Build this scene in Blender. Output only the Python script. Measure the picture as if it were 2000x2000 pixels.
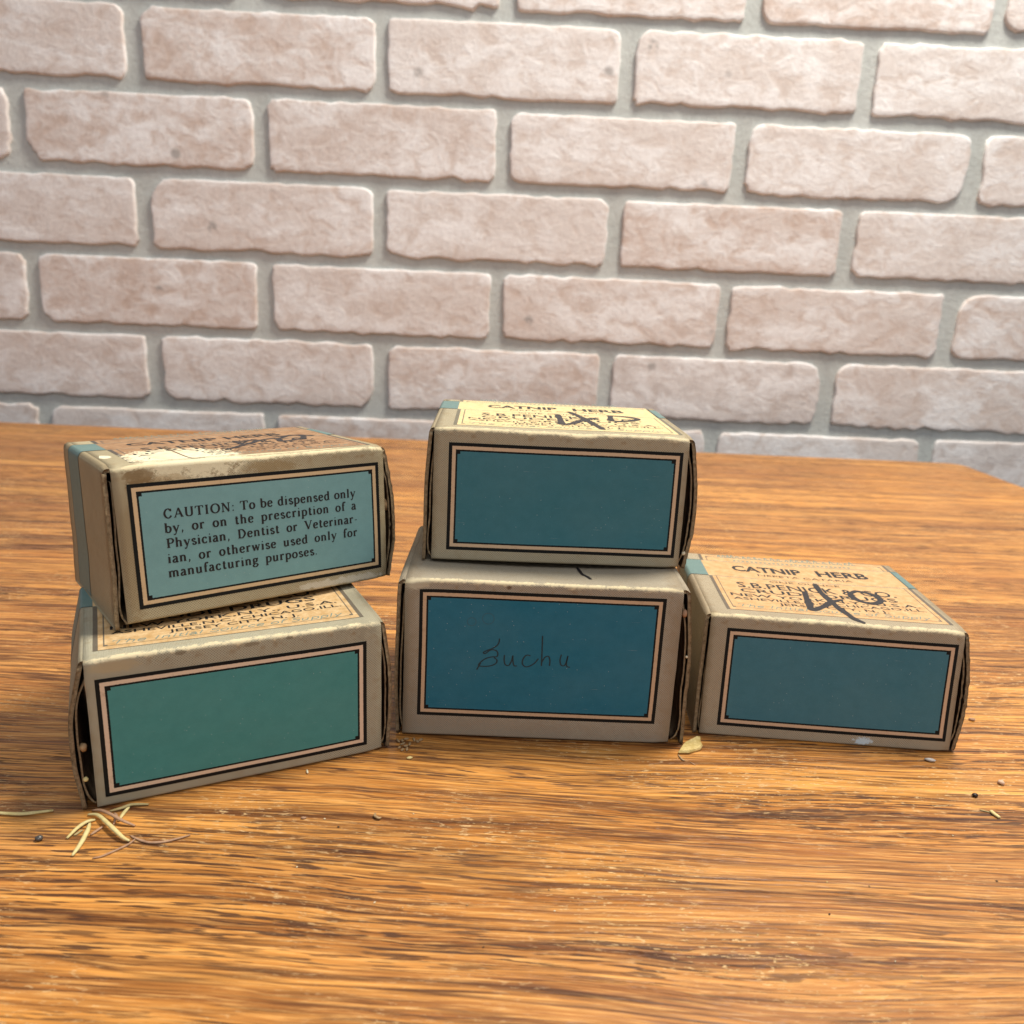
import bpy, math, random
import numpy as np
from mathutils import Vector, Matrix, noise as mnoise

# ------------------------------------------------------------------ clear
for o in list(bpy.data.objects): bpy.data.objects.remove(o)
S = bpy.context.scene
COL = S.collection
random.seed(7)
R = math.radians

# ------------------------------------------------------------------ camera
cam_d = bpy.data.cameras.new('camera'); cam = bpy.data.objects.new('camera', cam_d); COL.objects.link(cam)
FPX = 1607.37
cam_d.sensor_width = 36; cam_d.lens = 36*FPX/2000; cam_d.clip_start = .01; cam_d.clip_end = 50
pit, rol = R(14.4721), R(-2.4763)
Mx = Matrix.Rotation(-pit, 3, 'X') @ Matrix.Rotation(rol, 3, 'Y')
right, fwd, up = Mx.col[0], Mx.col[1], Mx.col[2]
m = Matrix((right, up, -fwd)).transposed().to_4x4(); m.translation = Vector((0, 0, .15173))
cam.matrix_world = m
cam_d.dof.use_dof = True; cam_d.dof.focus_distance = .272; cam_d.dof.aperture_fstop = 19
S.camera = cam
S.render.resolution_x = S.render.resolution_y = 1024

# ------------------------------------------------------------------ light (indoor close-up: ceiling lamps, soft room fill)
W_ = bpy.data.worlds.new('World'); S.world = W_; W_.use_nodes = True
W_.node_tree.nodes['Background'].inputs[0].default_value = (.80, .86, 1.0, 1)
W_.node_tree.nodes['Background'].inputs[1].default_value = .25
def area(name, loc, target, size, power, color, sy=None):
    d = bpy.data.lights.new(name, 'AREA'); d.energy = power; d.size = size; d.color = color
    if sy: d.shape = 'RECTANGLE'; d.size_y = sy
    o = bpy.data.objects.new(name, d); COL.objects.link(o); o.location = loc
    o.rotation_euler = (Vector(target)-Vector(loc)).to_track_quat('-Z', 'Y').to_euler()
    return o
area('ceiling_lamp', (.48, .60, 1.45), (.05, .36, 0), .40, 30, (1, .93, .82), .30)
area('room_lamp', (.3, -1.1, 1.6), (0, .5, .1), 1.3, 13, (1, .99, .99), .9)
S.view_settings.view_transform = 'Standard'; S.view_settings.look = 'None'
S.view_settings.exposure = .15; S.view_settings.gamma = 1
S.render.engine = 'CYCLES'

# ------------------------------------------------------------------ helpers
def tag(o, label=None, cat=None, group=None, kind=None):
    if label: o['label'] = label
    if cat: o['category'] = cat
    if group: o['group'] = group
    if kind: o['kind'] = kind
    return o
def empty(name, loc, label, cat, group=None):
    o = bpy.data.objects.new(name, None); COL.objects.link(o); o.location = loc; o.empty_display_size = .02
    return tag(o, label, cat, group)
def mk(name, V, F, mats, parent=None, uv=None, mi=None, smooth=True, loc=None):
    """V list of world points, F faces, uv per-vertex (u,v) list, mi face material indices"""
    me = bpy.data.meshes.new(name)
    off = Vector(loc) if loc is not None else (parent.matrix_world.translation if False else Vector((0,0,0)))
    if parent is not None and loc is None:
        off = Vector(parent.location) if parent.parent is None else Vector(parent.parent.location)
    me.from_pydata([tuple(Vector(v)-off) for v in V], [], F)
    for mt in (mats if isinstance(mats, (list, tuple)) else [mats]): me.materials.append(mt)
    if mi is not None: me.polygons.foreach_set('material_index', mi)
    if smooth: me.polygons.foreach_set('use_smooth', [True]*len(F))
    if uv is not None:
        l = me.uv_layers.new(name='UVMap')
        idx = np.empty(len(me.loops), dtype=np.int32); me.loops.foreach_get('vertex_index', idx)
        l.data.foreach_set('uv', np.asarray(uv, dtype=np.float32)[idx].ravel())
    me.validate(); me.update()
    o = bpy.data.objects.new(name, me); COL.objects.link(o)
    if parent is not None: o.parent = parent
    elif loc is not None: o.location = loc
    return o

class NT:
    """tiny node-graph helper"""
    def __init__(s, name):
        s.m = bpy.data.materials.new(name); s.m.use_nodes = True; s.t = s.m.node_tree
        s.b = s.t.nodes['Principled BSDF']
    def n(s, typ, **k):
        x = s.t.nodes.new(typ)
        for a, v in k.items(): setattr(x, a, v)
        return x
    def put(s, sock, v):
        if hasattr(v, 'bl_idname') or isinstance(v, bpy.types.NodeSocket): s.t.links.new(v, sock)
        else: sock.default_value = v
    def math(s, op, a, b=None, c=None, clamp=False):
        x = s.n('ShaderNodeMath', operation=op, use_clamp=clamp); s.put(x.inputs[0], a)
        if b is not None: s.put(x.inputs[1], b)
        if c is not None: s.put(x.inputs[2], c)
        return x.outputs[0]
    def mix(s, f, a, b, blend='MIX'):
        x = s.n('ShaderNodeMix', data_type='RGBA', blend_type=blend)
        s.put(x.inputs[0], f)
        s.put(x.inputs[6], a if not isinstance(a, tuple) else (*a[:3], 1)); s.put(x.inputs[7], b if not isinstance(b, tuple) else (*b[:3], 1))
        return x.outputs[2]
    def noise(s, vec, scale, detail=4, rough=.6, dist=0):
        x = s.n('ShaderNodeTexNoise'); s.put(x.inputs['Vector'], vec); x.inputs['Scale'].default_value = scale
        x.inputs['Detail'].default_value = detail; x.inputs['Roughness'].default_value = rough; x.inputs['Distortion'].default_value = dist
        return x.outputs['Fac']
    def map(s, vec, scale=(1,1,1), loc=(0,0,0), rot=(0,0,0)):
        x = s.n('ShaderNodeMapping'); s.put(x.inputs[0], vec); x.inputs['Scale'].default_value = scale
        if isinstance(loc, tuple): x.inputs['Location'].default_value = loc
        else: s.put(x.inputs['Location'], loc)
        x.inputs['Rotation'].default_value = rot
        return x.outputs[0]
    def ramp(s, f, lo, hi, a=0., b=1.):
        x = s.n('ShaderNodeMapRange', clamp=True); s.put(x.inputs[0], f)
        for i, v in ((1, lo), (2, hi), (3, a), (4, b)): x.inputs[i].default_value = v
        return x.outputs[0]
    def sep(s, v):
        x = s.n('ShaderNodeSeparateXYZ'); s.put(x.inputs[0], v); return x.outputs[0], x.outputs[1]
    def bump(s, h, strength=.3, dist=.0003, normal=None):
        x = s.n('ShaderNodeBump'); s.put(x.inputs['Height'], h); x.inputs['Strength'].default_value = strength; x.inputs['Distance'].default_value = dist
        if normal is not None: s.put(x.inputs['Normal'], normal)
        return x.outputs[0]
    def out(s, color, rough=.8, normal=None, spec=.3):
        s.put(s.b.inputs['Base Color'], color if not isinstance(color, tuple) else (*color[:3], 1)); s.put(s.b.inputs['Roughness'], rough)
        s.b.inputs['Specular IOR Level'].default_value = spec
        if normal is not None: s.put(s.b.inputs['Normal'], normal)
        return s.m
def srgb(r, g, b):
    f = lambda c: ((c/255+.055)/1.055)**2.4 if c > 10 else c/255/12.92
    return (f(r), f(g), f(b))

# ------------------------------------------------------------------ setting materials
KNOTS = [(.0083,.2393,.0016),(.0195,.2340,.0007),(.2622,.446,.0022),(-.0526,.232,.0006),(.33,.52,.002),(-.2,.5,.002),(.05,.17,.0007)]
def wood_mat():
    t = NT('oak_veneer'); tc = t.n('ShaderNodeTexCoord').outputs['Object']
    w1 = t.noise(t.map(tc, (1.6, 4, 1)), 1.2, 3, .5)
    w2 = t.noise(t.map(tc, (9, 30, 1)), 1.0, 3, .55)
    x, y = t.sep(tc)
    yy = t.math('ADD', y, t.math('ADD', t.math('MULTIPLY', w1, .040), t.math('MULTIPLY', w2, .006)))
    cx = t.n('ShaderNodeCombineXYZ'); t.put(cx.inputs[0], x); t.put(cx.inputs[1], yy)
    g = cx.outputs[0]
    broad = t.noise(t.map(g, (1.5, 26, 1)), 1.0, 4, .55)
    rings = t.noise(t.map(g, (2.2, 130, 1)), 1.0, 6, .66)
    rings2 = t.noise(t.map(g, (9, 430, 1), (3.1, 7.7, 0)), 1.0, 5, .7)
    fib = t.noise(t.map(g, (30, 900, 1)), 1.0, 3, .65)
    fibc = t.noise(t.map(g, (48, 860, 1), (9, 2, 0)), 1.0, 4, .7)
    pore = t.noise(t.map(g, (66, 900, 1), (4, 1, 0)), 1.0, 2, .5)
    pore2 = t.noise(t.map(g, (28, 580, 1), (8, 3, 0)), 1.0, 4, .65)
    patch = t.noise(t.map(tc, (2.6, 6.5, 1), (2.2, 5.1, 0)), 1.0, 3, .5)
    base = t.mix(t.ramp(patch, .36, .62), (.34, .115, .027), (.80, .335, .062))
    base = t.mix(t.ramp(broad, .40, .68, 0, .7), base, (.90, .44, .105))
    c = t.mix(t.ramp(rings, .40, .56, .85, 0), base, (.27, .085, .018))
    c = t.mix(t.math('MULTIPLY', t.ramp(rings2, .50, .66), .45), c, (.92, .47, .13))
    line = t.math('MULTIPLY', t.ramp(rings, .36, .43, 1, 0), t.ramp(rings2, .40, .55, 1, .55))
    c = t.mix(t.math('MULTIPLY', line, .9), c, (.050, .017, .008))
    thin = t.math('MULTIPLY', t.ramp(rings2, .34, .44, 1, 0), .8)
    c = t.mix(thin, c, (.085, .034, .014))
    c = t.mix(t.math('MULTIPLY', t.ramp(fib, .36, .6, .55, 0), t.ramp(rings2, .35, .65, 1, .4)), c, (.13, .05, .016))
    c = t.mix(t.ramp(fibc, .50, .66, 0, .50), c, (.95, .52, .17))
    pm = t.math('MAXIMUM', t.ramp(pore, .565, .61), t.math('MULTIPLY', t.ramp(pore2, .57, .62), .98))
    pm = t.math('MULTIPLY', pm, t.ramp(t.noise(t.map(g, (4, 42, 1)), 1.0, 4, .6), .40, .58, .10, .9))
    c = t.mix(pm, c, (.062, .023, .010))
    # annual-ring lines: thin wavy contours of a long stretched noise
    for sx_, sy_, lv, wd, st in ((1.7, 46, .50, .010, .85), (1.7, 46, .42, .008, .75), (1.7, 46, .58, .008, .7), (1.7, 46, .46, .006, .55), (3.5, 120, .47, .016, .7), (3.5, 120, .56, .014, .6)):
        nz = t.noise(t.map(g, (sx_, sy_, 1), (sy_, 0, 0)), 1.0, 4, .5)
        ln = t.ramp(t.math('ABSOLUTE', t.math('SUBTRACT', nz, lv)), wd*.3, wd*1.6, 1, 0)
        ln = t.math('MULTIPLY', ln, t.ramp(fib, .35, .6, 1, .25))
        c = t.mix(t.math('MULTIPLY', ln, st), c, (.070, .024, .010))
    # worn spots where the finish has flaked to pale wood
    wn = t.noise(t.map(g, (260, 900, 1)), 1.0, 4, .7); wr = t.noise(t.map(tc, (14, 24, 1)), 1.0, 3)
    worn = t.math('MULTIPLY', t.ramp(wn, .57, .62), t.ramp(wr, .47, .62))
    c = t.mix(t.math('MULTIPLY', worn, .75), c, (.86, .58, .28))
    # a few round dark knots
    for kx, ky, kr in KNOTS:
        ex = t.math('DIVIDE', t.math('SUBTRACT', x, kx), kr*1.25); ey = t.math('DIVIDE', t.math('SUBTRACT', y, ky), kr)
        d = t.math('ADD', t.math('ADD', t.math('MULTIPLY', ex, ex), t.math('MULTIPLY', ey, ey)), t.math('MULTIPLY', t.math('SUBTRACT', fib, .5), 1.5))
        c = t.mix(t.ramp(d, .5, 1.2, .85, 0), c, (.022, .010, .006))
    rgh = t.math('ADD', t.ramp(rings2, .3, .7, .28, .42), t.math('MULTIPLY', pm, .2))
    hgt = t.math('SUBTRACT', t.math('MULTIPLY', fib, .35), t.math('ADD', t.math('MULTIPLY', pm, .9), t.math('MULTIPLY', line, .3)))
    hgt = t.math('SUBTRACT', hgt, t.math('MULTIPLY', worn, .5))
    return t.out(c, rgh, t.bump(hgt, .75, .00028), .32)
def brick_mat():
    t = NT('whitewashed_brick'); tc = t.n('ShaderNodeTexCoord').outputs['Object']
    oi = t.n('ShaderNodeObjectInfo').outputs['Random']
    off = t.n('ShaderNodeCombineXYZ'); t.put(off.inputs[0], t.math('MULTIPLY', oi, 37.)); t.put(off.inputs[2], t.math('MULTIPLY', oi, 91.))
    p = t.n('ShaderNodeVectorMath', operation='ADD'); t.put(p.inputs[0], tc); t.put(p.inputs[1], off.outputs[0]); p = p.outputs[0]
    big = t.noise(t.map(p, (9, 9, 22)), 1.0, 5, .65, .4)
    mid = t.noise(t.map(p, (40, 40, 55)), 1.0, 6, .7, .6)
    fine = t.noise(p, 190, 5, .8)
    r2 = t.math('FRACT', t.math('MULTIPLY', oi, 13.7))
    tone = t.mix(t.ramp(r2, 0, 1), (.62, .49, .425), (.76, .71, .685))
    tone = t.mix(t.ramp(oi, .6, 1), tone, (.60, .57, .565))
    c = t.mix(t.ramp(mid, .35, .65), tone, (.77, .72, .69))
    c = t.mix(t.math('MULTIPLY', t.ramp(big, .45, .56), t.ramp(mid, .33, .62, .25, 1)), c, (.90, .89, .89))
    c = t.mix(t.ramp(mid, .36, .50, .42, 0), c, (.56, .44, .36))
    v = t.n('ShaderNodeTexVoronoi'); t.put(v.inputs['Vector'], p); v.inputs['Scale'].default_value = 14
    spot = t.math('MULTIPLY', t.ramp(v.outputs['Distance'], .05, .10, 1, 0), t.ramp(mid, .45, .5))
    c = t.mix(t.math('MULTIPLY', spot, .65), c, (.26, .25, .24))
    c = t.mix(t.ramp(fine, .35, .6, .22, 0), c, (.42, .35, .31))
    return t.out(c, .85, t.bump(t.math('ADD', fine, t.math('MULTIPLY', mid, 2.)), .55, .0013), .25)
def mortar_mat():
    t = NT('grey_mortar'); tc = t.n('ShaderNodeTexCoord').outputs['Object']
    a = t.noise(tc, 14, 6, .7); b = t.noise(tc, 150, 5, .8)
    c = t.mix(t.ramp(a, .3, .7), (.48, .515, .495), (.59, .62, .60))
    return t.out(t.mix(t.ramp(b, .35, .6, .28, 0), c, (.32, .33, .32)), .9, t.bump(b, .8, .0016), .2)
WOOD, BRICK, MORTAR = wood_mat(), brick_mat(), mortar_mat()

# ------------------------------------------------------------------ brick wall
WY = R(1.3068); WD = .80318*1.22; PU, PV = .21590*1.22, .0700*1.22
U0 = -.4370*1.22; V0 = .15173 + (.3544-.15173)*1.22
ux = Vector((math.cos(WY), math.sin(WY), 0)); un = Vector((-math.sin(WY), math.cos(WY), 0))
def wallp(u, v, d=0.): return un*(WD-d) + ux*u + Vector((0, 0, v))
wall = empty('brick_wall', wallp(0, 0), 'whitewashed pale pink brick wall with grey mortar behind the table', 'wall')
# mortar slab
ms = [wallp(-1.5, -.72, -.06), wallp(1.7, -.72, -.06), wallp(1.7, 1.05, -.06), wallp(-1.5, 1.05, -.06),
      wallp(-1.5, -.72), wallp(1.7, -.72), wallp(1.7, 1.05), wallp(-1.5, 1.05)]
mk('mortar', ms, [(3,2,1,0), (4,5,6,7), (0,1,5,4), (1,2,6,5), (2,3,7,6), (3,0,4,7)], MORTAR, wall, smooth=False)
def brick(u0, u1, v0, v1, seed):
    rn = random.Random(seed)
    w, h = u1-u0, v1-v0; cu, cv = (u0+u1)/2, (v0+v1)/2
    rc = [rn.uniform(.004, .014) for _ in range(4)]
    if rn.random() < .22: rc[rn.randrange(4)] = rn.uniform(.02, .032)          # chipped corner
    pts = []
    N1, N2, NC = 20, 6, 4
    cs = [(w/2, h/2), (-w/2, h/2), (-w/2, -h/2), (w/2, -h/2)]
    out = []
    for k in range(4):
        r = rc[k]; cx, cy = cs[k]; ccx = cx-math.copysign(r, cx); ccy = cy-math.copysign(r, cy)
        for j in range(NC+1):
            a = (k*90+90*j/NC)*math.pi/180
            out.append((ccx+r*math.cos(a), ccy+r*math.sin(a)))
        nx = cs[(k+1) % 4]; r2 = rc[(k+1) % 4]
        a0 = out[-1]; sx = -1 if k == 0 else 1 if k == 2 else 0; sy = -1 if k == 1 else 1 if k == 3 else 0
        a1 = (nx[0]-sx*r2, nx[1]-sy*r2)
        n = N1 if sx else N2
        for j in range(1, n): out.append((a0[0]+(a1[0]-a0[0])*j/n, a0[1]+(a1[1]-a0[1])*j/n))
    rough = rn.uniform(.0006, .0013); n = len(out)
    def ring(off, d, jit):
        rr = []
        for (x, y) in out:
            L = math.hypot(x/w, y/h)
            q = mnoise.noise(Vector((x*110+seed*3.1, y*110, seed*1.7)))*rough*1.5 + mnoise.noise(Vector((x*330, y*330, seed*2.3)))*rough*1.3
            if y < -h*.3: q = q*1.3 + min(0, mnoise.noise(Vector((x*45, seed*5.1, 0))))*.004
            k1 = 1-2*(off-q*jit)/w; k2 = 1-2*(off-q*jit)/h
            rr.append(wallp(cu+x*k1, cv+y*k2, d))
        return rr
    prof = [(0, -.002, 1.25), (.0003, .0026, 1.25), (.0009, .0037, 1.2), (.0017, .0041, 1.15), (.0022, .0042, 1.1), (.007, .0042, .5)]
    V = []; F = []
    for (off, d, j) in prof: V += ring(off, d, j)
    for k in range(len(prof)-1):
        for i in range(n): F.append((k*n+i, k*n+(i+1) % n, (k+1)*n+(i+1) % n, (k+1)*n+i))
    V.append(wallp(cu, cv, .0042)); b = (len(prof)-1)*n
    for i in range(n): F.append((b+i, b+(i+1) % n, len(V)-1))
    o = mk('brick', V, F, BRICK, None, loc=wallp(cu, cv))
    o.parent = wall; o.location = wallp(cu, cv)-Vector(wall.location)
sd = 0
for row in range(-4, 9):
    vc = V0-row*PV; half = 0 if row % 2 else .5
    for col in range(-4, 8):
        sd += 1; rn = random.Random(sd*13+5)
        u0 = U0+(col+half)*PU; u1 = u0+PU
        g = .0082
        brick(u0+g+rn.uniform(-.002, .002), u1-g+rn.uniform(-.002, .002),
              vc-PV/2+.0064+rn.uniform(-.0012, .0012), vc+PV/2-.0064+rn.uniform(-.0010, .0010), sd)

# floor far under the table
fm = NT('floor_grey'); FLOOR = fm.out(fm.mix(fm.noise(fm.n('ShaderNodeTexCoord').outputs['Object'], 3), (.20, .17, .14), (.28, .24, .20)), .6)
tag(mk('floor', [(-3, -3, -.72), (3, -3, -.72), (3, 3, -.72), (-3, 3, -.72)], [(0, 1, 2, 3)], FLOOR, smooth=False), kind='structure')

# ------------------------------------------------------------------ table (rounded slab)
table = empty('wooden_table', (0, .35, 0), 'brown oak grained wooden table top with a rounded back corner', 'table')
def tabletop():
    x0, x1, y0, y1, r, th = -.95, .487, -.25, .888, .022, .028
    prof = [(0.010, 0), (.0045, -.0004), (.0018, -.0016), (0, -.0045), (0, -th+.003), (.003, -th)]
    def outl(ins):
        P = []
        for (cx, cy, a0) in ((x1-r, y1-r, 0), (x0+r, y1-r, 90), (x0+r, y0+r, 180), (x1-r, y0+r, 270)):
            for j in range(9):
                a = R(a0+90*j/8); P.append((cx+(r-ins)*math.cos(a), cy+(r-ins)*math.sin(a)))
        return P
    V = []; F = []; n = 36
    for ins, z in prof: V += [(x, y, z) for x, y in outl(ins)]
    for k in range(len(prof)-1):
        for i in range(n): F.append((k*n+(i+1) % n, k*n+i, (k+1)*n+i, (k+1)*n+(i+1) % n))
    F.append(tuple(range(n))); F.append(tuple(reversed(range((len(prof)-1)*n, len(prof)*n))))
    mk('tabletop', V, F, WOOD, table, smooth=False)
tabletop()

# ------------------------------------------------------------------ print helpers: stroke alphabet with a broad nib
def spline(P, n=6):
    P = [np.array(p, float) for p in P]
    if len(P) < 3: return [P[0]+(P[-1]-P[0])*i/n for i in range(n+1)]
    Q = [2*P[0]-P[1]]+P+[2*P[-1]-P[-2]]; out = []
    for i in range(1, len(Q)-2):
        a, b, c, d = Q[i-1:i+3]
        for j in range(n):
            t = j/n; out.append(.5*((2*b)+(-a+c)*t+(2*a-5*b+4*c-d)*t*t+(-a+3*b-3*c+d)*t**3))
    out.append(P[-1]); return out
class Ink:
    """collects flat ribbons in label coordinates (mm)"""
    def __init__(s): s.V = []; s.F = []; s.h = []; s.k = 0
    def ribbon(s, P, wfun, cap=0):
        P = [np.array(p, float) for p in P]; n = len(P); b = len(s.V); s.k += 1; hh = (s.k % 7)*.003
        L = []
        for i in range(n):
            d = P[min(i+1, n-1)]-P[max(i-1, 0)]; d = d/(np.linalg.norm(d)+1e-9)
            w = wfun(d, i/(n-1))/2; nn = np.array([-d[1], d[0]]); L.append((P[i], d, nn, w))
        if cap:
            p, d, nn, w = L[0]; L.insert(0, (p-d*w*.75, d, nn, w*.5)); p, d, nn, w = L[-1]; L.append((p+d*w*.75, d, nn, w*.5))
        for p, d, nn, w in L: s.V += [p+nn*w, p-nn*w]; s.h += [hh, hh]
        for i in range(len(L)-1): s.F.append((b+2*i+1, b+2*i+3, b+2*i+2, b+2*i))
    def poly(s, P):
        b = len(s.V); s.k += 1; hh = (s.k % 7)*.003
        s.V += [np.array(p, float) for p in P]; s.h += [hh]*len(P); s.F.append(tuple(range(b, b+len(P))))
_o = lambda cx, cy, rx, ry: [(cx+rx*math.cos(a*math.pi/6+1.57), cy+ry*math.sin(a*math.pi/6+1.57)) for a in range(13)]
G = {
'a': (.86, ['s', (.13,.80),(.30,1.0),(.52,.95),(.62,.66),(.62,.15)], ['s', (.62,.58),(.32,.52),(.11,.28),(.2,.03),(.42,.05),(.62,.24)], ['s', (.62,.2),(.68,.02),(.84,.08)]),
'b': (.96, ['l', (.18,.02),(.18,1.55)], ['f', .1,1.52,.22], ['s', (.18,.78),(.42,1),(.74,.86),(.84,.5),(.72,.12),(.45,0),(.18,.16)]),
'c': (.85, ['s', (.72,.80),(.5,1),(.22,.86),(.11,.5),(.22,.13),(.48,0),(.76,.2)], ['d', .68,.8,.2]),
'd': (1.0, ['l', (.74,0),(.74,1.55)], ['f', .66,1.52,.22], ['f', .84,.04,.22], ['s', (.74,.8),(.5,1),(.22,.88),(.11,.5),(.22,.13),(.45,0),(.74,.17)]),
'e': (.87, ['l', (.14,.55),(.74,.55)], ['s', (.74,.55),(.66,.88),(.44,1),(.2,.86),(.11,.5),(.22,.13),(.48,0),(.77,.18)]),
'f': (.6, ['s', (.26,0),(.26,1.1),(.36,1.5),(.56,1.57),(.7,1.42)], ['f', .3,.97,.5], ['f', .28,.04,.42]),
'g': (.9, ['s']+_o(.41,.68,.27,.32), ['s', (.24,.40),(.14,.2),(.34,.08),(.68,0),(.78,-.22),(.5,-.48),(.18,-.42),(.08,-.2),(.28,.02)], ['l', (.62,.88),(.9,1.0)]),
'h': (1.04, ['l', (.2,0),(.2,1.55)], ['f', .12,1.52,.22], ['s', (.2,.76),(.42,.98),(.66,.94),(.76,.7),(.76,0)], ['f', .2,.04,.38], ['f', .78,.04,.38]),
'i': (.47, ['l', (.22,0),(.22,1)], ['f', .14,.97,.22], ['f', .22,.04,.4], ['d', .2,1.4,.22]),
'l': (.47, ['l', (.22,0),(.22,1.55)], ['f', .14,1.52,.22], ['f', .22,.04,.4]),
'm': (1.56, ['l', (.2,0),(.2,1)], ['f', .12,.97,.22], ['s', (.2,.76),(.42,.98),(.64,.94),(.74,.7),(.74,0)], ['s', (.74,.76),(.96,.98),(1.18,.94),(1.28,.7),(1.28,0)], ['f', .2,.04,.38], ['f', .75,.04,.34], ['f', 1.3,.04,.38]),
'n': (1.04, ['l', (.2,0),(.2,1)], ['f', .12,.97,.22], ['s', (.2,.76),(.42,.98),(.66,.94),(.76,.7),(.76,0)], ['f', .2,.04,.38], ['f', .78,.04,.38]),
'o': (.94, ['s']+_o(.46,.5,.36,.5)),
'p': (.99, ['l', (.2,-.5),(.2,1)], ['f', .12,.97,.22], ['f', .2,-.47,.42], ['s', (.2,.8),(.45,1),(.76,.86),(.86,.5),(.74,.12),(.45,0),(.2,.16)]),
'r': (.74, ['l', (.2,0),(.2,1)], ['f', .12,.97,.22], ['f', .22,.04,.44], ['s', (.2,.7),(.36,.94),(.52,1.0),(.66,.9)], ['d', .62,.88,.2]),
's': (.74, ['s', (.6,.78),(.4,1),(.17,.86),(.19,.64),(.4,.5),(.62,.36),(.62,.12),(.38,0),(.12,.22)]),
't': (.64, ['s', (.27,1.32),(.27,.3),(.36,.03),(.6,.14)], ['f', .3,.97,.5]),
'u': (1.04, ['s', (.2,1),(.2,.32),(.28,.04),(.5,.02),(.76,.24)], ['l', (.76,0),(.76,1)], ['f', .12,.97,.22], ['f', .68,.97,.22], ['f', .86,.04,.22]),
'w': (1.36, ['l', (.14,.97),(.42,0)], ['n', (.42,0),(.68,.97)], ['l', (.68,.97),(.95,0)], ['n', (.95,0),(1.22,.97)], ['f', .14,.97,.32], ['f', .68,.97,.3], ['f', 1.2,.97,.3]),
'y': (.98, ['l', (.16,.97),(.5,.02)], ['n', (.86,.97),(.5,.02),(.32,-.42),(.12,-.46)], ['f', .16,.97,.34], ['f', .84,.97,.3], ['d', .14,-.4,.2]),
'A': (1.36, ['n', (.16,0),(.68,1.5)], ['l', (.68,1.5),(1.2,0)], ['f', .66,.5,.62], ['f', .16,.04,.36], ['f', 1.2,.04,.42]),
'B': (1.15, ['l', (.28,0),(.28,1.5)], ['s', (.28,1.47),(.75,1.44),(.9,1.12),(.7,.8),(.28,.77)], ['s', (.28,.77),(.85,.72),(1.02,.38),(.8,.05),(.28,.03)]),
'C': (1.34, ['s', (1.1,1.15),(.75,1.5),(.34,1.3),(.15,.75),(.34,.2),(.75,0),(1.14,.36)], ['n', (1.12,1.5),(1.12,1.06)]),
'D': (1.36, ['l', (.28,0),(.28,1.5)], ['s', (.28,1.46),(.8,1.42),(1.18,.76),(.8,.08),(.28,.04)], ['f', .2,1.46,.3], ['f', .2,.04,.3]),
'I': (.68, ['l', (.32,0),(.32,1.5)], ['f', .32,1.46,.44], ['f', .32,.04,.44]),
'J': (.9, ['s', (.6,1.5),(.6,.3),(.4,-.1),(.1,.1)]),
'N': (1.42, ['n', (.25,0),(.25,1.5)], ['l', (.25,1.5),(1.16,0)], ['n', (1.16,0),(1.16,1.5)], ['f', .18,1.46,.32], ['f', .25,.04,.4], ['f', 1.16,1.46,.4]),
'O': (1.5, ['s']+_o(.75,.75,.6,.76)),
'P': (1.16, ['l', (.3,0),(.3,1.5)], ['s', (.3,1.46),(.82,1.42),(1.04,1.1),(.82,.74),(.3,.72)], ['f', .2,1.46,.3], ['f', .3,.04,.48]),
'S': (1.0, ['s', (.85,1.25),(.55,1.52),(.2,1.3),(.25,.95),(.55,.75),(.85,.5),(.8,.12),(.45,-.02),(.1,.25)]),
'T': (1.3, ['l', (.65,0),(.65,1.5)], ['f', .65,1.46,1.14], ['n', (.1,1.46),(.07,1.12)], ['n', (1.2,1.46),(1.23,1.12)], ['f', .65,.04,.48]),
'U': (1.42, ['s', (.3,1.5),(.3,.5),(.4,.12),(.74,0),(1.05,.14),(1.14,.5),(1.14,1.5)], ['f', .3,1.46,.46], ['f', 1.14,1.46,.4]),
'V': (1.36, ['l', (.18,1.5),(.7,0)], ['n', (.7,0),(1.18,1.5)], ['f', .18,1.46,.44], ['f', 1.18,1.46,.36]),
'.': (.4, ['d', .18,.1,.24]), ',': (.4, ['d', .2,.1,.22], ['n', (.27,.06),(.12,-.26)]), ':': (.45, ['d', .22,.1,.24], ['d', .22,.86,.24]),
'-': (.55, ['f', .3,.5,.42]), ' ': (.5,),
}
def glyph(ink, ch, x, y, xh, slant=0, plain=False, fat=.215, thin=.085, sx=1.):
    for st in G[ch][1:]:
        k = st[0]
        T = lambda p: (x+(p[0]*sx+slant*p[1])*xh, y+p[1]*xh)
        if k == 'd':
            cx, cy, d = st[1:]; 
            if plain and ch not in '.:,i': continue
            ink.poly([T((cx+d/2*math.cos(a*math.pi/4), cy+d/2*math.sin(a*math.pi/4))) for a in range(8)])
        elif k == 'f':
            cx, cy, w = st[1:]
            if plain and not (cy in (.5, .97) and w >= .4 or ch in 'ft-' and cy > .5 or ch == 'T' and cy > 1): continue
            t2 = .065 if not plain else .05
            ink.poly([T((cx-w/2, cy-t2)), T((cx+w/2, cy-t2)), T((cx+w/2, cy+t2)), T((cx-w/2, cy+t2))])
        else:
            P = [T(p) for p in st[1:]]; P = spline(P, 4) if k in 'sn' and len(P) > 2 else P
            if plain: wf = lambda d, t: .21*xh
            elif k == 'n': wf = lambda d, t: thin*xh*1.1
            else: wf = lambda d, t: (thin+(fat-thin)*abs(d[1])**1.4)*xh
            ink.ribbon(P, wf)
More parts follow.
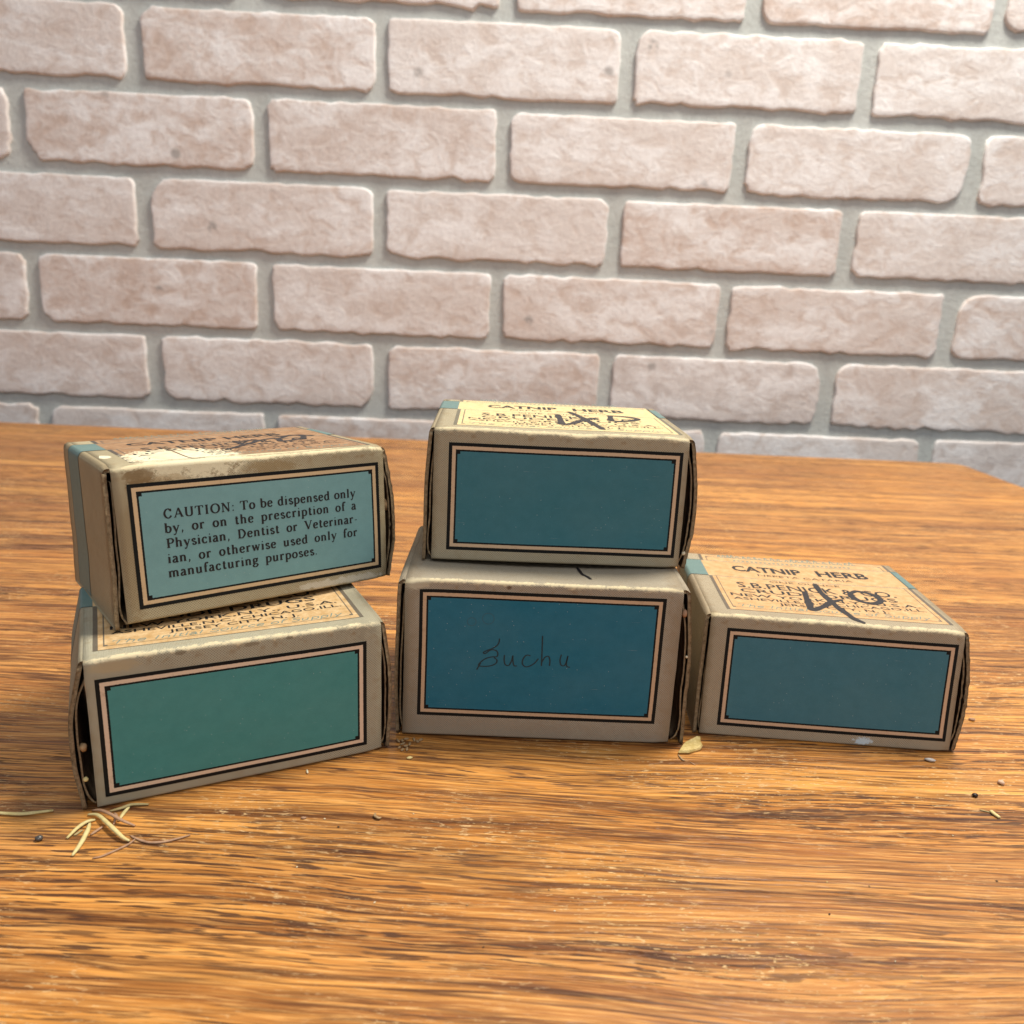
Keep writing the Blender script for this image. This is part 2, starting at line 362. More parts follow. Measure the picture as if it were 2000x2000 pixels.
def textline(ink, txt, x0, x1, y, xh, **kw):
    fixed = kw.pop('gap', None); sx = kw.get('sx', 1.)
    words = txt.split(' '); ww = [sum(G[c][0] for c in w)*sx*xh for w in words]; tr = 0.
    if fixed is not None: tr = (x1-x0-sum(ww)-fixed*(len(words)-1))/(sum(len(w) for w in words)-len(words)); gap = fixed
    else: gap = (x1-x0-sum(ww))/max(1, len(words)-1)
    x = x0
    for w, wd in zip(words, ww):
        for c in w: glyph(ink, c, x, y, xh, **kw); x += G[c][0]*kw.get('sx', 1.)*xh + (tr if c is not w[-1] or 1 else 0)
        x += gap-tr
_fc = {}
def sans(ink, txt, x0, x1, y, hgt, bold=0.):
    """built-in sans capitals, stretched to span x0..x1 at cap height hgt"""
    key = (txt, bold)
    if key not in _fc:
        c = bpy.data.curves.new('t', 'FONT'); c.body = txt; c.size = 1; c.offset = bold; c.resolution_u = 2
        o = bpy.data.objects.new('t', c); COL.objects.link(o); bpy.context.view_layer.update()
        me = bpy.data.meshes.new_from_object(o.evaluated_get(bpy.context.evaluated_depsgraph_get()))
        _fc[key] = ([tuple(v.co) for v in me.vertices], [tuple(p.vertices) for p in me.polygons])
        bpy.data.objects.remove(o); bpy.data.curves.remove(c); bpy.data.meshes.remove(me)
    V, F = _fc[key]; xs = [v[0] for v in V]; a, b = min(xs), max(xs)
    k = len(ink.V)
    ink.V += [np.array((x0+(v[0]-a)/(b-a)*(x1-x0), y+v[1]/.69*hgt)) for v in V]; ink.h += [0.]*len(V)
    ink.F += [tuple(k+i for i in f) for f in F]

# ------------------------------------------------------------------ box materials
def card_mat(name, tint=(1, 1, 1), blots=(), seedv=0., fold=50.):
    t = NT(name); uv = t.n('ShaderNodeUVMap').outputs[0]; u, v = t.sep(uv)
    off = (seedv, seedv*1.7, 0)
    big = t.noise(t.map(uv, (.03, .03, 1), off), 1.0, 4, .6); mid = t.noise(t.map(uv, (.25, .25, 1), off), 1.0, 5, .7)
    fine = t.noise(t.map(uv, (3, 3, 1), off), 1.0, 3, .7)
    k = lambda a, b: tuple(x*y for x, y in zip(a, b))
    sp1 = t.noise(t.map(uv, (.9, 1.4, 1), off), 1.0, 5, .75)
    c = t.mix(t.ramp(big, .3, .7), k((.41, .375, .285), tint), k((.50, .46, .35), tint))
    # printed fine diagonal mesh
    du = t.math('MULTIPLY', t.math('ADD', u, v), 6.2832/.84); dv = t.math('MULTIPLY', t.math('SUBTRACT', u, v), 6.2832/.84)
    hx = t.math('MULTIPLY', t.ramp(t.math('SINE', du), -.2, .6), t.ramp(t.math('SINE', dv), -.2, .6))
    c = t.mix(t.math('MULTIPLY', hx, t.ramp(mid, .3, .7, .95, .75)), c, k((.125, .11, .075), tint))
    # tan ageing and foxing
    c = t.mix(t.ramp(mid, .52, .78, 0, .45), c, (.30, .205, .10))
    c = t.mix(t.ramp(t.noise(t.map(uv, (.9, .9, 1), off), 1.0, 3, .6), .68, .74, 0, .55), c, (.13, .08, .045))
    # rubbed folds: lighter bare paper along the top front edge
    df = t.math('ABSOLUTE', t.math('SUBTRACT', v, fold))
    wn = t.math('ADD', t.math('MULTIPLY', mid, 4.6), t.math('MULTIPLY', sp1, 3.6))
    w = t.ramp(t.math('SUBTRACT', t.math('ADD', df, 3.35), wn), -.5, .5, .9, 0)
    c = t.mix(w, c, (.82, .70, .44))
    d2 = t.math('ABSOLUTE', t.math('SUBTRACT', v, fold-2.6))
    c = t.mix(t.math('MULTIPLY', t.ramp(d2, .2, 1.3, 1, 0), t.ramp(mid, .50, .66, 0, .55)), c, (.26, .165, .07))
    eg = t.math('ADD', t.math('ABSOLUTE', u), t.math('ADD', t.math('MULTIPLY', t.math('SUBTRACT', mid, .5), 9.), t.math('MULTIPLY', t.math('SUBTRACT', sp1, .5), 7.)))
    c = t.mix(t.math('MULTIPLY', t.ramp(eg, 42.0, 45.5, 0, .32), t.ramp(t.math('ABSOLUTE', u), 46.5, 48.5, 1, .35)), c, (.22, .145, .07))
    for (bx, by, rx, ry, col, st) in blots:
        ex = t.math('DIVIDE', t.math('SUBTRACT', u, bx), rx); ey = t.math('DIVIDE', t.math('SUBTRACT', v, by), ry)
        d = t.math('ADD', t.math('MULTIPLY', ex, ex), t.math('MULTIPLY', ey, ey))
        d = t.math('ADD', d, t.math('ADD', t.math('MULTIPLY', t.math('SUBTRACT', mid, .5), 4.2), t.math('MULTIPLY', t.math('SUBTRACT', sp1, .5), 3.4)))
        c = t.mix(t.ramp(d, .45, 1.05, st, 0), c, col)
    c = t.mix(t.ramp(fine, .35, .7, .16, 0), c, (.20, .16, .10))
    return t.out(c, .8, t.bump(t.math('ADD', fine, t.math('MULTIPLY', mid, 2)), .6, .00014), .12)
def label_mat(name, w, h, teal, seedv=0., cream=(.66, .47, .31), pale=.10):
    t = NT(name); uv = t.n('ShaderNodeUVMap').outputs[0]
    fine = t.noise(t.map(uv, (5, 5, 1), (seedv, 0, 0)), 1.0, 3, .75); mid = t.noise(t.map(uv, (.22, .22, 1), (seedv, 3, 0)), 1.0, 5, .65)
    jit = t.noise(t.map(uv, (1.6, 1.6, 1), (seedv, 9, 0)), 1.0, 2, .6)
    u, v = t.sep(uv); j = t.math('MULTIPLY', t.math('SUBTRACT', jit, .5), .22)
    dx = t.math('ADD', t.math('MINIMUM', u, t.math('SUBTRACT', w, u)), j); dy = t.math('ADD', t.math('MINIMUM', v, t.math('SUBTRACT', h, v)), j)
    d = t.math('MINIMUM', dx, dy)
    tl = t.mix(t.ramp(mid, .3, .72), teal, tuple(min(1, x*1.13+.006) for x in teal))
    tl = t.mix(t.ramp(fine, .35, .62, .42, 0), tl, tuple(x*.62 for x in teal))
    sp = t.noise(t.map(uv, (1.5, 1.5, 1), (seedv, 5, 0)), 1.0, 4, .8)
    tl = t.mix(t.ramp(sp, .70, .76, 0, pale*5), tl, (.40, .48, .45))
    v3 = t.n('ShaderNodeTexVoronoi'); t.put(v3.inputs['Vector'], t.map(uv, (.42, .42, 1), (seedv, 0, 0))); v3.inputs['Scale'].default_value = 1
    tl = t.mix(t.ramp(v3.outputs['Distance'], .035, .075, .6, 0), tl, (.42, .50, .48))
    fade = t.noise(t.map(uv, (.035, .05, 1), (seedv, 2, 0)), 1.0, 2, .5)
    tl = t.mix(t.ramp(fade, .3, .7, 0, .07), tl, (.25, .33, .31))
    sc_ = t.noise(t.map(uv, (.09, 3.5, 1), (seedv, 7, 0), (0, 0, .5)), 1.0, 3, .6); sm = t.noise(t.map(uv, (.12, .12, 1), (seedv, 8, 0)), 1.0, 2)
    tl = t.mix(t.math('MULTIPLY', t.ramp(sc_, .68, .71, 0, .45), t.ramp(sm, .5, .6)), tl, (.36, .44, .43))
    black = t.mix(t.ramp(fine, .4, .7), (.006, .007, .007), (.014, .015, .014))
    cr = t.mix(t.ramp(fine, .35, .7), tuple(x*.86 for x in cream), cream); cr = t.mix(t.ramp(mid, .58, .72, 0, .4), cr, (.34, .21, .11))
    ge = lambda a, b: t.ramp(a, b-.05, b+.05)
    c = t.mix(ge(d, 1.2), black, cr); c = t.mix(ge(d, 2.42), c, black); c = t.mix(ge(d, 3.05), c, tl)
    inn = t.math('MULTIPLY', ge(d, 2.6), t.math('MULTIPLY', t.ramp(dx, 3.95, 4.05, 1, 0), t.ramp(dy, 3.95, 4.05, 1, 0)))
    c = t.mix(inn, c, black)
    return t.out(c, .62, t.bump(fine, .25, .00005), .16)
def toplabel_mat(name, w, v0, h, paper, age, seedv, bo=0., torn_at=None):
    """u 0..w, v in box-top millimetres"""
    t = NT(name); uv = t.n('ShaderNodeUVMap').outputs[0]; u, v = t.sep(uv)
    fine = t.noise(t.map(uv, (4, 4, 1), (seedv, 0, 0)), 1.0, 3, .75); mid = t.noise(t.map(uv, (.28, .28, 1), (seedv, 3, 0)), 1.0, 6, .72)
    pc = t.mix(t.ramp(mid, .36, .62), tuple(x*y for x, y in zip(paper, age)), paper)
    pc = t.mix(t.ramp(mid, .60, .74, 0, .5), pc, tuple(min(1, x*1.25) for x in paper))
    ink = (.035, .05, .055); tealk = (.11, .19, .18)
    dx = t.math('MINIMUM', u, t.math('SUBTRACT', w, u)); dy = t.math('MINIMUM', t.math('SUBTRACT', v, v0), t.math('SUBTRACT', v0+h, v))
    band = t.math('MULTIPLY', t.ramp(v, 44.2+bo, 44.3+bo), t.ramp(v, 64.6+bo, 64.7+bo, 1, 0)); nb = t.math('SUBTRACT', 1., band)
    c = pc
    lin = lambda x, a, b: t.math('MULTIPLY', t.ramp(x, a-.04, a+.04), t.ramp(x, b-.04, b+.04, 1, 0))
    side = t.math('MULTIPLY', t.math('MAXIMUM', lin(dx, -.1, 1.35), t.math('MULTIPLY', lin(dx, 2.75, 3.15), t.ramp(dy, 2.7, 2.75))), nb)
    bt = t.math('MAXIMUM', lin(dy, -.1, .35), t.math('MULTIPLY', lin(dy, 2.75, 3.1), t.ramp(dx, 2.7, 2.75)))
    nt = t.math('MULTIPLY', t.math('MULTIPLY', t.ramp(dx, 3.9, 4., 1, 0), t.ramp(dy, 3.9, 4., 1, 0)), t.math('MULTIPLY', t.ramp(dx, 2.7, 2.75), t.ramp(dy, 2.7, 2.75)))
    f = t.math('MAXIMUM', t.math('MAXIMUM', side, bt), nt)
    c = t.mix(t.math('MULTIPLY', f, t.ramp(fine, .3, .7, 1, .75)), c, ink)
    bl = t.math('MAXIMUM', lin(v, 44.0+bo, 44.45+bo), lin(v, 64.4+bo, 64.85+bo))
    c = t.mix(bl, c, tealk)
    c = t.mix(t.ramp(fine, .35, .7, .2, 0), c, tuple(x*.5 for x in paper))
    if torn_at:          # the printed skin is peeled off here, down to pale paper
        cu_, cv_, ru_, rv_ = torn_at; rag = t.noise(t.map(uv, (.8, .8, 1), (seedv, 3, 0)), 1.0, 5, .7)
        ex = t.math('DIVIDE', t.math('SUBTRACT', u, cu_), ru_); ey = t.math('DIVIDE', t.math('SUBTRACT', v, cv_), rv_)
        d = t.math('ADD', t.math('ADD', t.math('MULTIPLY', ex, ex), t.math('MULTIPLY', ey, ey)), t.math('ADD', t.math('MULTIPLY', t.math('SUBTRACT', mid, .5), 3.), t.math('MULTIPLY', t.math('SUBTRACT', rag, .5), 1.6)))
        c = t.mix(t.ramp(d, .85, 1.1, 1, 0), c, (.84, .76, .52))
        c = t.mix(t.ramp(rag, .66, .70, 0, .9), c, (.84, .74, .50))
    return t.out(c, .55, t.bump(fine, .2, .00006), .4)
def plain_mat(name, a, b, scale, rough=.8, bump=.3, bd=.0001, spec=.3):
    t = NT(name); tc = t.n('ShaderNodeTexCoord').outputs['Object']
    n1 = t.noise(tc, scale, 5, .7); n2 = t.noise(tc, scale*6, 3, .7)
    c = t.mix(t.ramp(n1, .32, .68), a, b); c = t.mix(t.ramp(n2, .35, .65, .25, 0), c, tuple(x*.5 for x in a))
    return t.out(c, rough, t.bump(n2, bump, bd), spec)
EDGE = plain_mat('raw_board_edge', (.17, .115, .06), (.42, .32, .19), 900, .9, .9, .0003)
INNER = plain_mat('brown_board_inside', (.16, .105, .06), (.27, .19, .115), 260, .9)
INKB = plain_mat('black_print', (.012, .012, .013), (.03, .03, .03), 1200, .6)
INKT = plain_mat('grey_green_print', (.16, .22, .19), (.24, .30, .25), 900, .6)
MARK = plain_mat('black_marker', (.010, .010, .013), (.026, .026, .032), 700, .42, .1)
PENCIL = plain_mat('dark_pencil', (.012, .030, .040), (.02, .05, .062), 1500, .5)
BANDT = plain_mat('teal_band_print', (.130, .215, .205), (.165, .26, .24), 500, .55)
PAPER = plain_mat('bare_torn_paper', (.70, .60, .38), (.88, .81, .60), 90, .85, .9, .0003)
STRAW = plain_mat('yellow_dried_needle', (.62, .50, .20), (.80, .68, .33), 500, .6)
STEM = plain_mat('brown_dried_stem', (.36, .20, .115), (.50, .31, .19), 500, .65)
OLIVE = plain_mat('olive_dried_stem', (.35, .28, .12), (.46, .38, .19), 500, .65)
SEED = plain_mat('tan_seed', (.30, .18, .08), (.50, .35, .19), 600, .7)
DARK = plain_mat('dark_seed', (.018, .011, .008), (.05, .03, .02), 900, .4)
FLAKE = plain_mat('golden_bark_flake', (.48, .34, .10), (.78, .62, .28), 420, .7, .8, .0003)

# ------------------------------------------------------------------ one carton
mm = .001
class Box:
    def __init__(s, C, W, H, D, bulge=.3, sag=.5, dents=(), seed=1, zmin=None):
        s.C = np.array(C).reshape(2, 2, 2, 3)*mm; s.W, s.H, s.D = W, H, D; s.bulge, s.sag, s.dents, s.seed = bulge, sag, dents, seed
        if zmin is not None: s.C[:, :, 0, 2] = np.maximum(s.C[:, :, 0, 2], zmin*mm)
        base = s.C[:, :, 0].reshape(4, 3).mean(0); s.base = Vector(base)
    def P(s, u, v, w):
        a, b, c = u/s.W+.5, v/s.D, w/s.H
        ac, bc, cc = min(max(a, 0), 1), min(max(b, 0), 1), min(max(c, 0), 1)
        C = s.C
        # carton board bows a little and is never quite flat
        nz = lambda k: mnoise.noise(Vector((u*.03+s.seed*9+k, v*.03, w*.03+k)))
        v2 = v - s.bulge*math.sin(math.pi*ac)*math.sin(math.pi*cc)*(1-bc) + nz(0)*.22
        w2 = w - s.sag*math.sin(math.pi*ac)*math.sin(math.pi*bc)*cc + nz(5)*.22*cc
        for (du, dv, dw, ru, rv, rw, am, av) in list(s.dents)+[(-s.W/2, 0, s.H, 3.5, 3, 2.5, .55, .35), (s.W/2, 0, s.H, 3.2, 3, 2.5, .7, .45), (s.W/2, 0, 0, 3, 3, 2.5, -.35, .3)]:
            g = math.exp(-((u-du)/ru)**2-((v-dv)/rv)**2-((w-dw)/rw)**2); w2 -= am*g; v2 += av*g
        u2 = u + nz(11)*.18
        a, b, c = u2/s.W+.5, v2/s.D, w2/s.H
        r = 0
        for i in (0, 1):
            fa = a if i else 1-a
            for j in (0, 1):
                fb = b if j else 1-b
                r = r + C[i, j, 0]*(fa*fb*(1-c)) + C[i, j, 1]*(fa*fb*c)
        return Vector(r)
    def front(s, x, y, h): return s.P(x, -h, y)
    def top(s, x, y, h): return s.P(x, y, s.H+h)

def carton(name, bx, label, mats, fr, flapL, flapR, toplab=True, paper=None, extra=None):
    CARD, LAB, TOPL = mats
    root = empty(name, bx.base, label, 'carton', 'small printed cardboard cartons stacked on the table')
    W, H, D, th = bx.W, bx.H, bx.D, .7
    # ---- sleeve: rounded rectangular tube, open at both ends
    prof = []
    def arc(cv, cw, r, a0, a1, n=7):
        for j in range(n+1):
            a = R(a0+(a1-a0)*j/n); prof.append((cv+r*math.cos(a), cw+r*math.sin(a), math.cos(a), math.sin(a)))
    def seg(v0, w0, v1, w1, nv, nw, n=14):
        Ls = math.hypot(v1-v0, w1-w0)          # extra rows next to the folds keep the faces flat right up to the crease
        for q in [.12/Ls, .5/Ls]+[j/n for j in range(1, n)]+[1-.5/Ls, 1-.12/Ls]: prof.append((v0+(v1-v0)*q, w0+(w1-w0)*q, nv, nw))
    r1, r2 = 1.35, 1.0
    arc(r2, r2, r2, 225, 180, 4); seg(0, r2, 0, H-r1, -1, 0, 16)
    arc(r1, H-r1, r1, 180, 90, 8); seg(r1, H, D-r1, H, 0, 1, 22)
    arc(D-r1, H-r1, r1, 90, 0, 6); seg(D, H-r1, D, r2, 1, 0, 10)
    arc(D-r2, r2, r2, 0, -90, 5); seg(D-r2, 0, r2, 0, 0, -1, 12); arc(r2, r2, r2, 270, 225, 3)
    prof.pop()
    n = len(prof); s = [0]
    for i in range(1, n+1):
        p, q = prof[i-1], prof[i % n]; s.append(s[-1]+math.hypot(q[0]-p[0], q[1]-p[1]))
    NU = 40; V = []; UV = []; F = []; MI = []
    for layer in (0, 1):
        for k in range(NU+1):
            u = -W/2+W*k/NU
            for i in range(n+1):
                v, w, nv, nw = prof[i % n]
                jit = 0
                if k in (0, NU) and nw < .5: jit = mnoise.noise(Vector((s[i]*.8, bx.seed*4+k, layer*3)))*.16
                uu = u+jit
                # corners of the sleeve are softened where the folds meet
                cd = (1-abs(nv)*1.0)*(1-abs(nw)) if abs(nv) < .99 and abs(nw) < .99 else 0
                V.append(bx.P(uu, v-nv*th*layer, w-nw*th*layer)); UV.append((u, s[i]+r2*0))
    m1 = n+1; L = (NU+1)*m1
    for k in range(NU):
        for i in range(n):
            a, b, c, d = k*m1+i, k*m1+i+1, (k+1)*m1+i+1, (k+1)*m1+i
            F.append((a, d, c, b)); MI.append(0); F.append((L+a, L+b, L+c, L+d)); MI.append(1)
    for k in (0, NU):
        for i in range(n):
            a, b = k*m1+i, k*m1+i+1; F.append((a, b, L+b, L+a) if k == 0 else (b, a, L+a, L+b)); MI.append(2)
    mk('sleeve', V, F, [CARD, INNER, EDGE], root, UV, MI)
    # ---- end flaps
    def sheet(nm, line, v0, v1, tk, nv=14, mat=None, rough=.2, uvshift=0., vtaper=0.):
        """line: (du, w) outer contour on one side, sg side; thickness tk inward"""
        P = spline(line['p'], 5); sg = line['s']; N = len(P); V = []; UV = []; F = []; MI = []
        acc = [0]
        for i in range(1, N): acc.append(acc[-1]+float(np.linalg.norm(P[i]-P[i-1])))
        for ly in (0, 1):
            for i in range(N):
                d = P[min(i+1, N-1)]-P[max(i-1, 0)]; d = d/np.linalg.norm(d); nn = np.array([d[1], -d[0]])*(1 if P[0][1] > P[-1][1] else -1)   # inward
                p = P[i]+nn*tk*ly
                for j in range(nv+1):
                    v = v0+(v1-v0)*j/nv
                    if j in (0, nv): v += mnoise.noise(Vector((acc[i]*.7, ly*2+bx.seed*5, j+sg)))*rough*2.2 + mnoise.noise(Vector((acc[i]*2.9, ly*2+bx.seed*5, j+sg)))*rough*1.6
                    if j == 0: v += vtaper*(acc[i]/acc[-1])**2
                    V.append(bx.P(sg*(W/2+p[0]), v, p[1])); UV.append((W/2+acc[i], H+v+uvshift))
        m1 = nv+1; L = N*m1
        for i in range(N-1):
            for j in range(nv):
                a, b, c, d = i*m1+j, i*m1+j+1, (i+1)*m1+j+1, (i+1)*m1+j
                F.append((a, d, c, b)); MI.append(0); F.append((L+a, L+b, L+c, L+d)); MI.append(1)
        for i in range(N-1):
            for j in (0, nv): a, b = i*m1+j, (i+1)*m1+j; F.append((a, b, L+b, L+a)); MI.append(2)
        for j in range(nv):
            for i in (0, N-1): a, b = i*m1+j, i*m1+j+1; F.append((a, b, L+b, L+a)); MI.append(2)
        if sg < 0: F = [tuple(reversed(f)) for f in F]
        return mk(nm, V, F, mat or [CARD, INNER, EDGE], root, UV, MI)
    for sg, fl in ((-1, flapL), (1, flapR)):
        t_, m_, b_, z0 = fl        # offsets of the outer flap beyond the sleeve: near top, middle, bottom (mm), lowest z
        out = [(0, H), (t_*.45, H-.12), (t_*.85, H-1.0), (t_+.1, H-2.6), (t_+(m_-t_)*.45, H*.80), (m_*.94, H*.62), (m_, H*.46), (m_*.93+b_*.07, H*.28), (b_+(m_-b_)*.35, H*.12), (b_, z0)]
        sheet('end_flap', {'p': out, 's': sg}, .9, D-.9, 1.25, rough=.36)
        inn = [(b_*.5-1.5, z0+1.0), (b_*.8-1.3, H*.06), (b_+(m_-b_)*.45-1.5, H*.16), (m_*.93-1.7, H*.34), (m_-1.9, H*.5), (m_*.9-2.1, H*.72), (t_-1.9, H*.90)]
        sheet('tuck_flap', {'p': inn, 's': sg}, 1.3, D-1.5, .55, mat=[INNER, INNER, EDGE], rough=.3)
        # dust flap folded in from the front panel
        V = []; F = []; UV = []
        A = [(W/2-.9, .75), (W/2-1.2, 1.6), (W/2-2.0, 4.0), (W/2-2.6, 9), (W/2-3.0, 16), (W/2-3.2, 23)]
        NW = 12
        for ly in (0, 1):
            for i, (a, b) in enumerate(A):
                ins = 1.6+i*.7
                for j in range(NW+1):
                    w = ins+(H-2*ins)*j/NW
                    V.append(bx.P(sg*(a-ly*.55), b+ly*.1+.05, w)); UV.append((b, w))
        m1 = NW+1; L = len(A)*m1
        for i in range(len(A)-1):
            for j in range(NW):
                a, b, c, d = i*m1+j, i*m1+j+1, (i+1)*m1+j+1, (i+1)*m1+j
                F.append((a, d, c, b)); F.append((L+a, L+b, L+c, L+d))
        for i in range(len(A)-1):
            for j in (0, NW): a, b = i*m1+j, (i+1)*m1+j; F.append((a, b, L+b, L+a))
        for j in range(NW):
            for i in (0, len(A)-1): a, b = i*m1+j, i*m1+j+1; F.append((a, b, L+b, L+a))
        mk('dust_flap', V, F, INNER, root, UV)
        # printed band running down the flap
        if toplab:
            P = spline(out, 5); V = []; F = []
            top = [np.array((q, H-.0)) for q in (-(W/2+(fr['tu0'] if sg < 0 else -fr['tu1']))+.02, -2.5, -1.2, -.3)]
            P2 = [(p, np.array((0, 1.))) for p in top]
            for i in range(1, len(P)-1):
                d = P[i+1]-P[i-1]; d /= np.linalg.norm(d); nn = np.array([-d[1], d[0]])
                if nn[0] < 0: nn = -nn
                P2.append((P[i], nn))
            nvb = 8
            for p, nn in P2:
                q = p+nn*.09
                for j in range(nvb+1): V.append(bx.P(sg*(W/2+q[0]), 44.2+fr.get('bo', 0.)+20.5*j/nvb, q[1]))
            for i in range(len(P2)-1):
                for j in range(nvb):
                    a, b = i*(nvb+1)+j, (i+1)*(nvb+1)+j; f = (a, b, b+1, a+1); F.append(f if sg > 0 else tuple(reversed(f)))
            mk('end_band', V, F, BANDT, root)
            I = Ink()
            acc = 0; line = []
            for v in (44.35, 64.5):
                for i in range(len(P2)-1):
                    pass
            V = []; F = []
            for v in (44.1+fr.get('bo', 0.), 64.5+fr.get('bo', 0.)):
                b0 = len(V)
                for p, nn in P2:
                    q = p+nn*.12
                    V += [bx.P(sg*(W/2+q[0]), v, q[1]), bx.P(sg*(W/2+q[0]), v+.32, q[1])]
                for i in range(len(P2)-1): f = (b0+2*i, b0+2*i+2, b0+2*i+3, b0+2*i+1); F.append(f if sg > 0 else tuple(reversed(f)))
            mk('band_rule', V, F, INKB, root)
    # ---- printed panels (thin paper print following the board)
    def patch(nm, x0, x1, y0, y1, fn, mat, uvf, h=.055, nx=34, ny=18):
        V = []; UV = []; F = []
        for i in range(nx+1):
            for j in range(ny+1):
                x, y = x0+(x1-x0)*i/nx, y0+(y1-y0)*j/ny; V.append(fn(x, y, h)); UV.append(uvf(x, y))
        for i in range(nx):
            for j in range(ny): a = i*(ny+1)+j; b = a+ny+1; F.append((a, b, b+1, a+1))
        return mk(nm, V, F, mat, root, UV)
    patch('front_label', fr['u0'], fr['u1'], fr['w0'], fr['w1'], bx.front, LAB, lambda x, y: (x-fr['u0'], y-fr['w0']))
    def inkobj(nm, ink, fn, mat, h):
        return mk(nm, [fn(p[0], p[1], h+hh) for p, hh in zip(ink.V, ink.h)], ink.F, mat, root, smooth=False)
    if toplab:
        BO = fr.get('bo', 0.); tu0, tu1 = fr['tu0'], fr['tu1']; tv1 = min(fr['tv1'], D-1.6)
        patch('top_label', tu0, tu1, 5.9, tv1, bx.top, TOPL, lambda x, y: (x-tu0, y))
        sc = (tu1-tu0)/81.8; X = lambda u: tu0+(u+38.4)*sc
        I = Ink(); L = lambda tx, a, b, y, h, bo=0.: sans(I, tx, X(a), X(b), y, h, bo)
        if extra != 'LT': L('CATNIP', -26.6, 2.6, 53.0+BO, 6.6, .032); L('HERB', 9.0, 30.2, 53.0+BO, 6.6, .032); L('NEPETA CATARIA', -17.2, 21.8, 48.0+BO, 2.2)
        else: L('CATNIP HERB', -30, 27, 52.3+BO, 7.0, .03)
        L('ONE OUNCE', -14.2, 14, 40.9, 2.0)
        L('S.B.PENICK & CO.', -28.7, 33.5, 32.3, 6.0, .012); L('CRUDE DRUGS', -28.8, 32.0, 26.7, 4.1, .012)
        L('NEW YORK,N.Y., U.S.A.', -33.6, 38.3, 21.8, 3.0, .012); L('ASHEVILLE,N.C. CHICAGO,ILL.', -33.4, 39.0, 17.9, 2.5, .012)
        L('JERSEY CITY, N. J.', -17., 23.6, 14.0, 2.5, .012)
        inkobj('top_lettering', I, bx.top, INKB, .085)
        I = Ink()
        textline(I, 'The Initial Source of Supply', X(-34.), X(37.), 9.8, 1.9, slant=.38, plain=True, sx=(71*sc-7.2)/(1.9*sum(G[q][0] for q in 'TheInitialSourceofSupply')))
        inkobj('script_lettering', I, bx.top, INKT, .085); I = Ink()
        # unreadable script line at the back of the label
        rn = random.Random(3); x = -30
        while x < 30:
            w = rn.uniform(1.4, 2.6); I.ribbon(spline([(X(x), 70), (X(x+w*.4), 70+rn.uniform(2, 4.5)), (X(x+w*.7), 70), (X(x+w), 71)], 4), lambda d, t: .45); x += w*rn.uniform(1, 1.5)
        inkobj('faded_lettering', I, bx.top, INKT, .085); I = Ink()
        x = -24
        while x < 26:
            I.ribbon([(X(x), 66.6), (X(x+1.1), 66.6)], lambda d, t: 1.3); x += 1.9
        inkobj('faded_lettering', I, bx.top, INKT, .085)
    return root, patch, inkobj

def marker(strokes, wd, taper=.0):
    I = Ink()
    for s_ in strokes:
        P = spline(s_, 7); I.ribbon(P, lambda d, t: wd*(1-.25*abs(2*t-1)**3)*(1+.12*math.sin(t*23+len(s_))), cap=1)
    return I
CARD_T = (1, 1, 1)
def mats(nm, tint, teal, fr, seedv, paper, age, fold, blots=(), cream=(.62, .45, .30), D=70):
    return (card_mat('card_'+nm, tint, blots, seedv, fold), label_mat('front_print_'+nm, fr['u1']-fr['u0'], fr['w1']-fr['w0'], teal, seedv, cream),
            toplabel_mat('top_print_'+nm, fr['tu1']-fr['tu0'], 5.9, min(fr['tv1'], D-1.6)-5.9, paper, age, seedv, fr.get('bo', 0.), fr.get('torn')))
TOPD = dict(tu0=-38.4, tu1=43.3, tv1=77)

# --- lower left: green panel
fr = dict(u0=-41.4, u1=38.7, w0=3.24, w1=41.5, **{**TOPD, 'tu0': -41.2, 'tu1': 39.6})
bLB = Box([[-119.07,213.31,-.23],[-119.43,213.46,47.72],[-149.02,272.13,-.11],[-149.38,272.28,47.63],[-41.3,252.65,-.18],[-41.41,252.92,47.37],[-70.83,311.67,-.19],[-71.2,311.82,47.54]], 87.61, 47.73, 66., .25, .7, (), 2, .3)
M_ = mats('green', (1.0, 1.02, .98), (0.070, 0.275, 0.262), fr, 11., (.70, .50, .27), (.72, .60, .42), 47.3,
          ((-18, 46.0, 1.6, .8, (.12, .075, .03), .5), (2, 45.6, 3, .7, (.16, .10, .04), .45), (14, 46.2, 1.2, .6, (.14, .09, .04), .5), (-36, 44.6, 7, 2, (.52, .40, .22), .6), (38, 62, 14, 20, (.30, .27, .19), .5)), (.80, .62, .45), 66.)
rLB, pa, ik = carton('medicine_carton', bLB, 'carton with blank green panel, lower one of the left stack', M_, fr, (1.6, 5.6, 4.0, .1), (1.6, 4.0, 3.0, .1))
